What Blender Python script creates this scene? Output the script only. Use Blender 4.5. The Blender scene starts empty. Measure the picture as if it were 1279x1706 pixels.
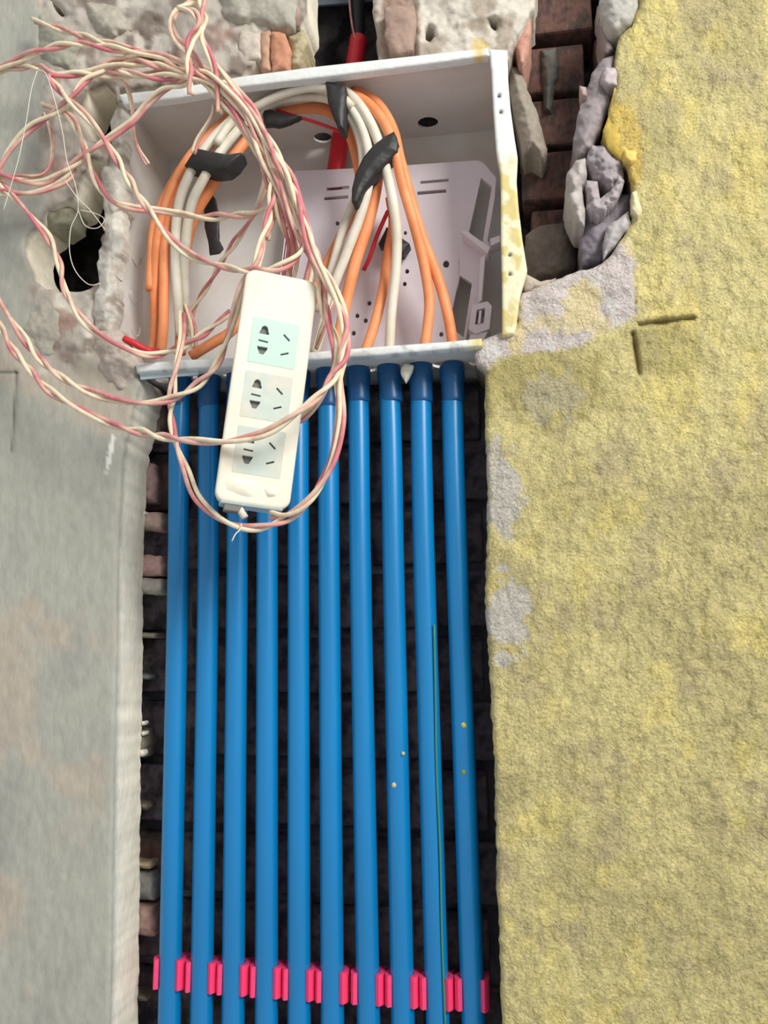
import bpy, bmesh, math, random
import numpy as np
from mathutils import Vector, Matrix
random.seed(7)
S = bpy.context.scene
COL = S.collection

# ------------------------------------------------------------------ camera
F = 1390.0                                   # focal length in pixels of the 1279x1706 frame
W, H = 1279.0, 1706.0
def nrm(v): v = np.array(v, float); return v / np.linalg.norm(v)
Xc = nrm([8210, 280, 1390])                  # world X (right along wall) in camera axes (right, up, back)
Zc = np.array([-175, 7823, -1390.0]); Zc = nrm(Zc - Xc * Zc.dot(Xc))
Yc = np.cross(Zc, Xc)                        # into the wall
RW = np.array([Xc, Yc, Zc])                  # camera coords -> world coords
TARGET = np.array([0.0, 0.0, 1.45])
CAM = TARGET + 0.75 * (RW @ np.array([0, 0, 1.0]))
cam_d = bpy.data.cameras.new('camera'); cam = bpy.data.objects.new('camera', cam_d); COL.objects.link(cam)
M4 = Matrix([list(RW[i]) + [CAM[i]] for i in range(3)] + [[0, 0, 0, 1]])
cam.matrix_world = M4
cam_d.sensor_fit = 'VERTICAL'; cam_d.sensor_height = 36; cam_d.lens = F / H * 36
cam_d.clip_start = 0.02
S.camera = cam

# ------------------------------------------------------------------ world, lights, exposure
wd = bpy.data.worlds.new('room_light'); S.world = wd; wd.use_nodes = True
bg = wd.node_tree.nodes['Background']; bg.inputs[0].default_value = (0.93, 0.96, 1.0, 1); bg.inputs[1].default_value = 0.52
def area(name, loc, target, size, power, color):
    l = bpy.data.lights.new(name, 'AREA'); l.shape = 'RECTANGLE'; l.size = size[0]; l.size_y = size[1]; l.energy = power; l.color = color
    o = bpy.data.objects.new(name, l); COL.objects.link(o); o.location = loc
    o.rotation_euler = (Vector(target) - Vector(loc)).to_track_quat('-Z', 'Y').to_euler()
    return o
area('window_daylight', (1.42, -1.5, 2.65), (0.0, 0.0, 1.5), (0.9, 0.9), 52, (1.0, 0.985, 0.95))
S.view_settings.view_transform = 'Standard'; S.view_settings.look = 'None'
S.view_settings.gamma = 1; S.view_settings.use_curve_mapping = False
S.view_settings.exposure = 0.2

# ------------------------------------------------------------------ helpers
def P(px, py, y=0.0):
    """points of the frame's sight lines on the plane at depth y (vectorised)"""
    px = np.asarray(px, float); py = np.asarray(py, float); y = np.asarray(y, float)
    d = (px - W / 2)[..., None] * RW[:, 0] + (H / 2 - py)[..., None] * RW[:, 1] - F * RW[:, 2]
    t = (y - CAM[1]) / d[..., 1]
    return CAM + d * t[..., None]
def pt(px, py, y=0.0): return P(px, py, y)
def sr(r, g, b):
    f = lambda c: (c / 255 / 12.92) if c / 255 <= .04045 else ((c / 255 + .055) / 1.055) ** 2.4
    return (f(r), f(g), f(b))
def _h(ix, iy, s):
    n = (ix * 374761393 + iy * 668265263 + s * 1274126177) & 0xffffffff
    n = ((n ^ (n >> 13)) * 1274126177) & 0xffffffff
    return ((n ^ (n >> 16)) & 0xffff) / 65535.0
def vn(x, y, s=0):
    ix = np.floor(x).astype(np.int64); iy = np.floor(y).astype(np.int64); fx = x - ix; fy = y - iy
    u = fx * fx * (3 - 2 * fx); v = fy * fy * (3 - 2 * fy)
    a = _h(ix, iy, s); b = _h(ix + 1, iy, s); c = _h(ix, iy + 1, s); d = _h(ix + 1, iy + 1, s)
    return (a * (1 - u) + b * u) * (1 - v) + (c * (1 - u) + d * u) * v
def fbm(x, y, sc, s=0, o=4):
    x = np.asarray(x, float) / sc; y = np.asarray(y, float) / sc; t = 0; a = .5; n = 0
    for i in range(o):
        t = t + a * vn(x, y, s + i * 17); n += a; a *= .5; x = x * 2.03 + 11.3; y = y * 2.03 + 5.7
    return t / n                                   # 0..1
def sm(x, a, b): t = np.clip((x - a) / (b - a), 0, 1); return t * t * (3 - 2 * t)

LOC = {}
def empty(name, loc):
    o = bpy.data.objects.new(name, None); o.empty_display_size = .02; o.location = loc; COL.objects.link(o); LOC[o] = np.array(loc, float)
    return o
def tag(o, label, cat, group=None, kind=None):
    o['label'] = label; o['category'] = cat
    if group: o['group'] = group
    if kind: o['kind'] = kind
    return o
def mk(name, V, Fc, mat, parent=None, smooth=True, col=None, origin=None):
    """one mesh object from world-space vertices"""
    V = np.asarray(V, float)
    if parent is not None: off = LOC.get(parent, np.zeros(3))
    else:
        off = np.array(origin if origin is not None else [V[:, 0].mean(), V[:, 1].max(), V[:, 2].min()], float)
    me = bpy.data.meshes.new(name); me.from_pydata((V - off).tolist(), [], [list(map(int, f)) for f in Fc]); me.update()
    if col is not None:
        ca = me.color_attributes.new('Col', 'FLOAT_COLOR', 'POINT')
        c4 = np.ones((len(V), 4)); c4[:, :3] = col; ca.data.foreach_set('color', c4.ravel())
    if smooth: me.polygons.foreach_set('use_smooth', [True] * len(me.polygons))
    me.materials.append(mat)
    o = bpy.data.objects.new(name, me); COL.objects.link(o)
    if parent is not None: o.parent = parent; LOC[o] = off
    else: o.location = off; LOC[o] = off
    return o
def catmull(pts, step):
    p = np.asarray(pts, float)
    p = np.vstack([2 * p[0] - p[1], p, 2 * p[-1] - p[-2]]); out = []
    for i in range(1, len(p) - 2):
        n = max(3, int(np.linalg.norm(p[i + 1] - p[i]) / step))
        t = np.linspace(0, 1, n, endpoint=False)[:, None]
        a, b, c, d = p[i - 1], p[i], p[i + 1], p[i + 2]
        out.append(.5 * ((2 * b) + (-a + c) * t + (2 * a - 5 * b + 4 * c - d) * t ** 2 + (-a + 3 * b - 3 * c + d) * t ** 3))
    out.append(p[-2][None]); return np.vstack(out)
def frames(c):
    t = np.gradient(c, axis=0); t /= np.linalg.norm(t, axis=1)[:, None] + 1e-12
    n = np.zeros_like(c); v = np.array([0, 1.0, 0]); v = v - t[0] * v.dot(t[0])
    if np.linalg.norm(v) < .1: v = np.array([1.0, 0, 0]) - t[0] * t[0][0]
    n[0] = v / np.linalg.norm(v)
    for i in range(1, len(c)):
        v = n[i - 1] - t[i] * n[i - 1].dot(t[i]); n[i] = v / (np.linalg.norm(v) + 1e-12)
    return t, n, np.cross(t, n)
def tube(c, r, sides=10, cap=True, sq=1.0):
    c = np.asarray(c, float); t, n, b = frames(c); r = np.broadcast_to(np.asarray(r, float), (len(c),))
    a = np.linspace(0, 2 * np.pi, sides, endpoint=False)
    V = (c[:, None] + (np.cos(a)[None, :, None] * n[:, None] * sq + np.sin(a)[None, :, None] * b[:, None]) * r[:, None, None]).reshape(-1, 3)
    Fc = [(i * sides + j, i * sides + (j + 1) % sides, (i + 1) * sides + (j + 1) % sides, (i + 1) * sides + j) for i in range(len(c) - 1) for j in range(sides)]
    if cap: Fc += [tuple(range(sides))[::-1], tuple(range((len(c) - 1) * sides, len(c) * sides))]
    return V, Fc
def box(x0, x1, y0, y1, z0, z1, bev=.0008, seg=2):
    bm = bmesh.new(); bmesh.ops.create_cube(bm, size=1)
    for v in bm.verts: v.co = Vector(((x0 + x1) / 2 + v.co.x * (x1 - x0), (y0 + y1) / 2 + v.co.y * (y1 - y0), (z0 + z1) / 2 + v.co.z * (z1 - z0)))
    if bev: bmesh.ops.bevel(bm, geom=bm.edges[:], offset=bev, segments=seg, affect='EDGES', profile=.5)
    bm.verts.index_update(); V = np.array([v.co[:] for v in bm.verts]); Fc = [[v.index for v in f.verts] for f in bm.faces]; bm.free()
    return V, Fc
def merge(*parts):
    V = []; Fc = []; n = 0
    for v, f in parts:
        V.append(np.asarray(v)); Fc += [[i + n for i in q] for q in f]; n += len(v)
    return np.vstack(V), Fc
def prism(poly, fwd):
    """closed prism: poly (n,3) front outline, fwd = back offset vector"""
    p = np.asarray(poly, float); n = len(p); V = np.vstack([p, p + np.asarray(fwd, float)])
    return V, [list(range(n)), list(range(n, 2 * n))[::-1]] + [[i, i + n, (i + 1) % n + n, (i + 1) % n] for i in range(n)]
def plate2d(outer, holes, th, bevel=0.0):
    """flat plate in its own XY plane with real holes, thickness th centred on 0 -> verts, faces"""
    cu = bpy.data.curves.new('tmp', 'CURVE'); cu.dimensions = '2D'; cu.fill_mode = 'BOTH'; cu.extrude = th / 2 - bevel; cu.bevel_depth = bevel; cu.bevel_resolution = 1
    for q in [outer] + holes:
        sp = cu.splines.new('POLY'); sp.points.add(len(q) - 1); sp.use_cyclic_u = True
        for i, c in enumerate(q): sp.points[i].co = (c[0], c[1], 0, 1)
    o = bpy.data.objects.new('tmp', cu); COL.objects.link(o)
    me = bpy.data.meshes.new_from_object(o.evaluated_get(bpy.context.evaluated_depsgraph_get()))
    V = np.array([v.co[:] for v in me.vertices]); Fc = [list(p.vertices) for p in me.polygons]
    bpy.data.objects.remove(o); bpy.data.curves.remove(cu); bpy.data.meshes.remove(me)
    return V, Fc
def oval(cx, cy, rx, ry, n=12, rot=0):
    return [(cx + rx * math.cos(a) * math.cos(rot) - ry * math.sin(a) * math.sin(rot), cy + rx * math.cos(a) * math.sin(rot) + ry * math.sin(a) * math.cos(rot)) for a in [2 * math.pi * i / n for i in range(n)]]
def wallplate(outer_px, holes_px, y, th, yf=None):
    """plate drawn on the plane at depth y (front face), holes cut through"""
    f = lambda q: [(p[0], p[2]) for p in (pt(a, b, y) for a, b in q)]
    V, Fc = plate2d(f(outer_px), [f(h) for h in holes_px], th)
    V = np.stack([V[:, 0], y + th / 2 - V[:, 2], V[:, 1]], 1)
    if yf is not None: V[:, 1] += yf(V[:, 0], V[:, 2])
    return V, Fc
def inpoly(x, y, poly):
    c = np.zeros(x.shape, bool); n = len(poly)
    for i in range(n):
        x0, y0 = poly[i]; x1, y1 = poly[(i + 1) % n]
        if y0 == y1: continue
        k = (y0 > y) != (y1 > y)
        c ^= k & (x < (x1 - x0) * (y - y0) / (y1 - y0) + x0)
    return c
def nearest(x, y, polys):
    best = np.full(x.shape, 1e9); bx = x.copy(); by = y.copy()
    for poly in polys:
        n = len(poly)
        for i in range(n):
            ax, ay = poly[i]; dx = poly[(i + 1) % n][0] - ax; dy = poly[(i + 1) % n][1] - ay; L = dx * dx + dy * dy
            if L == 0: continue
            t = np.clip(((x - ax) * dx + (y - ay) * dy) / L, 0, 1); qx = ax + t * dx; qy = ay + t * dy
            d = np.hypot(x - qx, y - qy); k = d < best
            best[k] = d[k]; bx[k] = qx[k]; by[k] = qy[k]
    return best, bx, by
def rough(poly, amp, seg=14, seed=0):
    """subdivide an outline and shake it"""
    rnd = random.Random(seed); out = []
    for i in range(len(poly)):
        (x0, y0), (x1, y1) = poly[i], poly[(i + 1) % len(poly)]; L = math.hypot(x1 - x0, y1 - y0); n = max(1, int(L / seg))
        for k in range(n):
            t = k / n; a = amp if k else amp * .5
            out.append((x0 + (x1 - x0) * t + rnd.uniform(-a, a), y0 + (y1 - y0) * t + rnd.uniform(-a, a)))
    return out
def sheet(outline, holes, step, hf, cf, depth, ring=5, side_noise=.002, round_px=0.0, round_h=.003, side_col=None):
    """thick wall layer: grid clipped to its outline, relief hf(px,py,edge distance) (depth), broken side faces going back"""
    polys = [outline] + holes
    xs = [p[0] for p in outline]; ys = [p[1] for p in outline]
    gx = np.arange(min(xs) - step, max(xs) + 2 * step, step); gy = np.arange(min(ys) - step, max(ys) + 2 * step, step)
    cx, cy = np.meshgrid(gx[:-1] + step / 2, gy[:-1] + step / 2)
    ins = inpoly(cx, cy, outline)
    for h in holes: ins &= ~inpoly(cx, cy, h)
    nx = len(gx); ny = len(gy)
    jj, ii = np.nonzero(ins)
    quads = np.stack([jj * nx + ii, (jj + 1) * nx + ii, (jj + 1) * nx + ii + 1, jj * nx + ii + 1], 1)
    used, inv = np.unique(quads, return_inverse=True); quads = inv.reshape(-1, 4)
    vx = gx[used % nx].astype(float); vy = gy[used // nx].astype(float)
    e = np.vstack([quads[:, [0, 1]], quads[:, [1, 2]], quads[:, [2, 3]], quads[:, [3, 0]]])
    key = np.sort(e, 1); k = key[:, 0].astype(np.int64) * len(used) + key[:, 1]
    u, idx, cnt = np.unique(k, return_index=True, return_counts=True); be = e[idx[cnt == 1]]
    bv = np.unique(be); d, qx, qy = nearest(vx[bv], vy[bv], polys); vx[bv] = qx; vy[bv] = qy
    ed = np.full(len(vx), 1e3)
    if round_px > 0:
        ed, _, _ = nearest(vx, vy, polys)
    y = hf(vx, vy, ed)
    if round_px > 0: q = np.clip(1 - ed / round_px, 0, 1); y = y + round_h * q * q
    V = P(vx, vy, y); C = cf(vx, vy, ed)
    faces = quads.tolist()
    m = -np.ones(len(vx), int); m[bv] = np.arange(len(bv)); nb = len(bv)
    Vs = [V]; Cs = [C]; base = V[bv]
    if depth > 0:
        for r in range(1, ring + 1):
            f = r / ring; q = base.copy(); q[:, 1] = base[:, 1] + depth * f
            q[:, 0] += (fbm(base[:, 2] * 1000, np.full(nb, r * 9.0), 14, 5) - .5) * 2 * side_noise
            q[:, 2] += (fbm(base[:, 0] * 1000 + 77, np.full(nb, r * 9.0), 14, 6) - .5) * 2 * side_noise
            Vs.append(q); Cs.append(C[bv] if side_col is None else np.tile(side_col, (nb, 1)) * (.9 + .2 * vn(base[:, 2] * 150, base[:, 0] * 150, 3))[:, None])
        n0 = len(vx)
        for a, b in be:
            pa, pb = a, b
            for r in range(ring):
                qa, qb = n0 + r * nb + m[a], n0 + r * nb + m[b]
                faces.append((pb, pa, qa, qb)); pa, pb = qa, qb
    return np.vstack(Vs), faces, np.vstack(Cs)
def chunk(name, poly, y, dome, rel, mat, parent, seed=0, step=3, depth=.012, sc=14, amp=2.0, tilt=(0, 0), colf=None, back=None):
    """lump with a domed rough face; poly in frame coordinates on depth y"""
    pr = rough(poly, amp, 10, seed); cxm = np.mean([p[0] for p in poly]); cym = np.mean([p[1] for p in poly])
    R = max(6.0, min(max(p[0] for p in poly) - min(p[0] for p in poly), max(p[1] for p in poly) - min(p[1] for p in poly)) * .38)
    def hf(x, yy, ed):
        q = np.clip(1 - ed / R, 0, 1)
        return y + dome * q * q - rel * (fbm(x, yy, sc, seed) - .5) * 2 - rel * .7 * (fbm(x, yy, sc / 2.6, seed + 3, 3) - .5) + (x - cxm) * tilt[0] * 1e-3 + (yy - cym) * tilt[1] * 1e-3
    cf = colf or (lambda x, yy, ed: np.ones((len(x), 3)))
    V, Fc, C = sheet(pr, [], step, hf, cf, depth, 3, .0015, 1, 0)
    if back is not None: V[:, 1] = np.minimum(V[:, 1], back)
    return mk(name, V, Fc, mat, parent, True, C)

# ------------------------------------------------------------------ materials
def mat(name, base, rough=.6, spec=.4, var=.0, vscale=60, col2=None, bump=.0, bscale=300, attr=False, met=0, mix_lo=.45, mix_hi=.6, detail=4, bdist=.001, stretch=None):
    m = bpy.data.materials.new(name); m.use_nodes = True; N = m.node_tree.nodes; L = m.node_tree.links
    b = N['Principled BSDF']; b.inputs['Roughness'].default_value = rough; b.inputs['Specular IOR Level'].default_value = spec; b.inputs['Metallic'].default_value = met
    tc = N.new('ShaderNodeTexCoord'); src = tc.outputs['Object']
    if stretch:
        mp = N.new('ShaderNodeMapping'); mp.inputs['Scale'].default_value = stretch; L.new(src, mp.inputs[0]); src = mp.outputs[0]
    if attr:
        a = N.new('ShaderNodeAttribute'); a.attribute_name = 'Col'; col = a.outputs['Color']
    else:
        r = N.new('ShaderNodeRGB'); r.outputs[0].default_value = (*base, 1); col = r.outputs[0]
    if col2 is not None:
        n = N.new('ShaderNodeTexNoise'); n.inputs['Scale'].default_value = vscale; n.inputs['Detail'].default_value = detail; L.new(src, n.inputs['Vector'])
        cr = N.new('ShaderNodeMapRange'); cr.inputs[1].default_value = mix_lo; cr.inputs[2].default_value = mix_hi; L.new(n.outputs[0], cr.inputs[0])
        mx = N.new('ShaderNodeMix'); mx.data_type = 'RGBA'; L.new(cr.outputs[0], mx.inputs[0]); L.new(col, mx.inputs[6]); mx.inputs[7].default_value = (*col2, 1); col = mx.outputs[2]
    if var > 0:
        n = N.new('ShaderNodeTexNoise'); n.inputs['Scale'].default_value = vscale * 2.7; n.inputs['Detail'].default_value = 5; L.new(src, n.inputs['Vector'])
        cr = N.new('ShaderNodeMapRange'); cr.inputs[1].default_value = .3; cr.inputs[2].default_value = .7; cr.inputs[3].default_value = 1 - var; cr.inputs[4].default_value = 1 + var; L.new(n.outputs[0], cr.inputs[0])
        mx = N.new('ShaderNodeMix'); mx.data_type = 'RGBA'; mx.blend_type = 'MULTIPLY'; mx.inputs[0].default_value = 1; L.new(col, mx.inputs[6]); L.new(cr.outputs[0], mx.inputs[7]); col = mx.outputs[2]
    L.new(col, b.inputs['Base Color'])
    if bump > 0:
        n = N.new('ShaderNodeTexNoise'); n.inputs['Scale'].default_value = bscale; n.inputs['Detail'].default_value = 4; n.inputs['Roughness'].default_value = .6; L.new(src, n.inputs['Vector'])
        bp = N.new('ShaderNodeBump'); bp.inputs['Strength'].default_value = bump; bp.inputs['Distance'].default_value = bdist; L.new(n.outputs[0], bp.inputs['Height']); L.new(bp.outputs[0], b.inputs['Normal'])
    return m
YEL = mat('yellow_render', (1, 1, 1), .9, .15, var=.22, vscale=170, bump=1.0, bscale=360, bdist=.0030, attr=True)
GRY = mat('grey_plaster', (1, 1, 1), .9, .15, var=.07, vscale=60, bump=.6, bscale=260, attr=True, stretch=(1, 1, .45))
MOR = mat('mortar', (1, 1, 1), .93, .12, var=.12, vscale=70, bump=.6, bscale=200, attr=True)
BRICK_D = mat('brick_dark', sr(98, 88, 90), .95, .1, var=.3, vscale=50, col2=sr(62, 56, 60), bump=.7, bscale=180)
BRICK_R = mat('brick_red', sr(104, 78, 70), .95, .1, var=.2, vscale=50, col2=sr(74, 64, 60), bump=.7, bscale=180)
BRICK_P = mat('brick_pink', sr(186, 140, 118), .95, .1, var=.2, vscale=60, col2=sr(160, 145, 125), bump=.7, bscale=180)
BACK = mat('cavity_back', sr(84, 78, 78), .95, .1, var=.3, vscale=30, col2=sr(40, 38, 38), bump=.8, bscale=120)
BOXW = mat('box_plastic', sr(218, 215, 210), .55, .35, var=.04, vscale=12, col2=sr(210, 200, 186), mix_lo=.45, mix_hi=.75)
RIM = mat('rim_plastic', (1, 1, 1), .6, .3, var=.05, vscale=80, bump=.15, bscale=200, attr=True)
PLATE = mat('plate_plastic', sr(222, 213, 218), .5, .35, var=.02, vscale=30)
BLUE = mat('blue_pvc', sr(0, 120, 180), .30, .6, var=.10, vscale=16, col2=sr(8, 126, 182), bump=.05, bscale=60, stretch=(1, 1, .12))
NAVY = mat('blue_pvc_coupling', sr(20, 82, 132), .35, .45, var=.06, vscale=30)
PINK = mat('pink_clip', sr(240, 66, 116), .45, .4, var=.08, vscale=60)
REDT = mat('red_pvc', sr(214, 42, 54), .4, .45, var=.06, vscale=30)
ORAN = mat('orange_sheath', sr(240, 154, 102), .5, .35, var=.06, vscale=30, col2=sr(232, 140, 86))
WHIT = mat('white_sheath', sr(224, 216, 198), .5, .35, var=.05, vscale=30, col2=sr(212, 202, 180))
REDW = mat('red_wire', sr(206, 40, 50), .45, .4)
TAPE = mat('black_tape', sr(46, 44, 43), .5, .4, var=.15, vscale=60, bump=.3, bscale=120)
CREAM = mat('cream_strand', sr(230, 216, 184), .65, .25, var=.08, vscale=60, col2=sr(214, 180, 160), mix_lo=.5, mix_hi=.75)
ROSE = mat('pink_strand', sr(204, 118, 124), .65, .25, var=.12, vscale=28, col2=sr(222, 192, 168), mix_lo=.40, mix_hi=.62)
STRIP = mat('strip_plastic', sr(232, 226, 206), .45, .35, var=.04, vscale=22, col2=sr(214, 202, 180), mix_lo=.5, mix_hi=.8)
MINT = mat('socket_mint', sr(190, 214, 200), .45, .4, var=.02, vscale=40)
MINTG = mat('socket_dusty', sr(196, 206, 194), .55, .35, var=.04, vscale=50, col2=sr(210, 206, 190))
HOLE = mat('socket_hole', sr(124, 122, 116), .7, .2)
CAPM = mat('end_cap', sr(186, 204, 206), .4, .4, var=.05, vscale=60)
DUST = mat('plaster_dust', sr(240, 234, 212), .9, .1, bump=.6, bscale=300)
THREAD = mat('thread', sr(226, 220, 206), .8, .2)
DARKC = mat('black_sleeve', sr(30, 30, 34), .5, .4)
BLUEG = mat('grey_box', sr(120, 130, 140), .6, .3)

# ------------------------------------------------------------------ the setting
# yellow rendered wall with its mortar shelf round the box corner
YO = [(1760, -430), (1066, -430), (1066, 5), (1052, 45), (1030, 62), (1022, 100), (1028, 140), (1012, 190), (1022, 240), (1045, 285), (1056, 330), (1050, 370), (1040, 395),
      (1003, 440), (990, 447), (965, 450), (945, 458), (925, 466), (900, 476), (880, 484), (868, 490), (860, 515), (862, 535), (856, 546), (835, 552), (812, 562), (797, 572), (790, 590), (794, 606), (808, 622),
      (808, 700), (812, 850), (808, 1000), (818, 1160), (824, 1300), (829, 1500), (836, 1706), (840, 2150), (1760, 2150)]
YOr = []
for i, p in enumerate(YO):
    q = YO[(i + 1) % len(YO)]; L = math.hypot(q[0] - p[0], q[1] - p[1]); n = max(1, int(L / 9)) if L < 900 and p[0] < 1300 else 1
    for k in range(n):
        t = k / n; YOr.append((p[0] + (q[0] - p[0]) * t + (random.uniform(-1.6, 1.6) if p[0] < 1300 else 0), p[1] + (q[1] - p[1]) * t + (random.uniform(-1.6, 1.6) if p[0] < 1300 else 0)))
def seg_d(x, y, a, b):
    dx, dy = b[0] - a[0], b[1] - a[1]; t = np.clip(((x - a[0]) * dx + (y - a[1]) * dy) / (dx * dx + dy * dy), 0, 1)
    return np.hypot(x - a[0] - t * dx, y - a[1] - t * dy), t
MORT = [(786, 560), (835, 540), (856, 480), (920, 450), (1000, 420), (1050, 385), (1058, 440), (1054, 520), (1030, 545), (985, 566), (930, 580), (880, 588), (830, 600), (812, 618), (786, 612)]
def mort_mask(x, y):
    d, _, _ = nearest(x, y, [MORT]); s = np.where(inpoly(x, y, MORT), d, -d)
    return sm(s + (fbm(x, y, 26, 40) - .5) * 20, -6, 6)
def yel_h(x, y, ed):
    m = mort_mask(x, y)
    g = fbm(x + .35 * y, y * .72, 9, 1, 3); g2 = fbm(x, y, 70, 9, 3); g3 = fbm(x * 1.1, y * .8, 22, 14, 2)
    h = -(.0040 * (g - .5) + .0026 * (g3 - .5)) * (1 - .88 * m) - .005 * (g2 - .5)
    h += -.0075 * m * (fbm(x, y, 40, 21, 3) - .5) - .002 * m * np.abs(fbm(x, y * 1.4, 30, 33, 3) - .5) * 3
    for a, b, w, dp in [((1066, 541), (1156, 530), 4.5, .005), ((1054, 556), (1064, 622), 5.0, .007), ((1055, 445), (1058, 520), 2.5, .002)]:
        d, t = seg_d(x, y, a, b); h += dp * np.exp(-(d / w) ** 2 * 1.4)
    d, t = seg_d(x, y, (1066, 531), (1156, 521)); h -= .0022 * np.exp(-(d / 6) ** 2)
    cr = np.exp(-(((x - 1085) / 45) ** 2 + ((y - 490) / 48) ** 2)); h -= cr * .006 * (fbm(x, y, 13, 50, 3) - .2)
    cr = np.exp(-(((x - 985) / 48) ** 2 + ((y - 600) / 36) ** 2)); h -= cr * .0035 * (fbm(x, y, 11, 51, 3) - .2)
    return h
def lerp(a, b, t): return a * (1 - t[:, None]) + b * t[:, None]
def yel_c(x, y, ed):
    n = fbm(x, y, 120, 2, 4); n2 = fbm(x + .3 * y, y * .6, 16, 3, 3); n3 = fbm(x, y * .7, 46, 4, 4)
    c = np.tile(np.array(sr(199, 186, 130)), (len(x), 1))
    c = lerp(c, np.array(sr(182, 170, 120)), sm(n, .42, .7)); c = lerp(c, np.array(sr(210, 193, 118)), sm(n3, .50, .74) * .6)
    c = lerp(c, np.array(sr(172, 158, 124)), sm(fbm(x, y, 60, 8, 4), .58, .75) * .6)
    c = c * (.84 + .32 * n2)[:, None]
    # wear patches: pale grey filler near the chase edge
    def patch(px, py, rx, ry, s): return sm(1.15 - np.hypot((x - px) / rx, (y - py) / ry) + (fbm(x, y, 22, s, 4) - .5) * 1.7, 0, .35)
    g = np.maximum.reduce([patch(838, 830, 30, 60, 61), patch(842, 1020, 34, 78, 62), patch(925, 665, 48, 40, 63) * .7, patch(820, 760, 14, 40, 66) * .8])
    c = lerp(c, np.array(sr(188, 182, 172)), g * .9)
    k = patch(1075, 470, 40, 40, 64) * .6; c = lerp(c, np.array(sr(216, 200, 132)), k)
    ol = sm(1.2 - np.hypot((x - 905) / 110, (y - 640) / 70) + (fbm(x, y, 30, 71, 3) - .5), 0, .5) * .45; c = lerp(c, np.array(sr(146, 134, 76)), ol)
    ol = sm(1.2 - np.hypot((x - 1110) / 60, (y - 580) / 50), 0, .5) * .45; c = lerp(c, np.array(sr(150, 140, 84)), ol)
    m = mort_mask(x, y)
    mc = np.tile(np.array(sr(198, 187, 180)), (len(x), 1))
    st = np.maximum.reduce([patch(858, 560, 12, 50, 81), patch(975, 505, 30, 34, 82), patch(940, 540, 70, 16, 83) * .8, patch(1052, 370, 18, 60, 84), patch(1040, 560, 60, 20, 85)])
    mc = lerp(mc, np.array(sr(216, 196, 124)), st * .6); mc = lerp(mc, np.array(sr(206, 206, 200)), sm(fbm(x, y, 34, 90, 3), .6, .75) * .6)
    c = lerp(c, mc, m)
    up = sm(40 - np.hypot((x - 1032) / 1.0, (y - 250) / 2.6) + (fbm(x, y, 20, 91, 3) - .5) * 20, 0, 8); c = lerp(c, np.array(sr(202, 174, 92)), up * .8)
    for a, b, w in [((1066, 541), (1156, 530), 3.6), ((1054, 556), (1064, 622), 4.2)]:
        d, t = seg_d(x, y, a, b); c = lerp(c, np.array(sr(120, 106, 66)), np.exp(-(d / w) ** 2) * .6)
    return c
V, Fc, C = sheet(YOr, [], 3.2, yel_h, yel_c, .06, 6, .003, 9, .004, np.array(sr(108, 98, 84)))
wr = mk('wall_right', V, Fc, YEL, None, True, C); tag(wr, 'yellow painted rough sand-textured wall right of the conduits', 'wall', kind='structure')

# grey wall on the left, running up into broken mortar
GO = [(-640, -430), (500, -430), (508, 20), (497, 45), (470, 42), (440, 55), (430, 100), (400, 122), (300, 140), (198, 150), (190, 240), (182, 330), (174, 420), (168, 520), (164, 585), (190, 622), (228, 622), (232, 640), (222, 690), (206, 760),
      (198, 900), (195, 1100), (191, 1300), (188, 1500), (184, 1706), (181, 2150), (-640, 2150)]
GOr = []
for i, p in enumerate(GO):
    q = GO[(i + 1) % len(GO)]; L = math.hypot(q[0] - p[0], q[1] - p[1]); big = p[0] < -200 or (q[0] < -200) or p[1] < -400
    n = 1 if big else max(1, int(L / 10)); a = 2.6 if p[1] < 720 else .7
    for k in range(n):
        t = k / n; GOr.append((p[0] + (q[0] - p[0]) * t + (0 if big else random.uniform(-a, a)), p[1] + (q[1] - p[1]) * t + (0 if big else random.uniform(-a, a))))
gh = [rough([(42, 415), (50, 385), (66, 378), (80, 350), (120, 330), (150, 262), (170, 262), (176, 300), (174, 360), (168, 420), (166, 470), (150, 480), (120, 487), (80, 484), (56, 468), (48, 440)], 3, 10, 4),
      rough([(130, 178), (146, 150), (176, 140), (194, 160), (196, 205), (172, 240), (146, 232), (132, 210)], 2.5, 10, 5),
      rough([(84, 0), (96, 8), (110, 26), (103, 28), (90, 14)], 1, 8, 6)]
def gry_m(x, y):   # 1 = broken mortar, 0 = smooth plaster
    d = np.where(y < 620, x - 62 - (y < 330) * 0, -50) * 1.0
    lowb = 600 - y + (fbm(x, y, 60, 31) - .5) * 120
    return sm(np.minimum(x - 60 + (fbm(x, y, 50, 30) - .5) * 70, lowb), -10, 25)
LINES = [((-60, 622), (28, 620), 1.5), ((28, 620), (20, 752), 1.8)]
def gry_h(x, y, ed):
    m = gry_m(x, y)
    h = -.003 * (fbm(x, y, 160, 11) - .5) - .0016 * (fbm(x, y * .5, 14, 12, 3) - .5)
    h += m * (-.017 * (fbm(x, y, 62, 13, 5) - .5) - .006 * (fbm(x, y, 16, 18, 3) - .5) + .002)
    h += .003 * sm(x, 60, 68) * (y < 100)
    for a, b, w in LINES: d, t = seg_d(x, y, a, b); h += .002 * np.exp(-(d / 2.4) ** 2)
    return h
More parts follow.
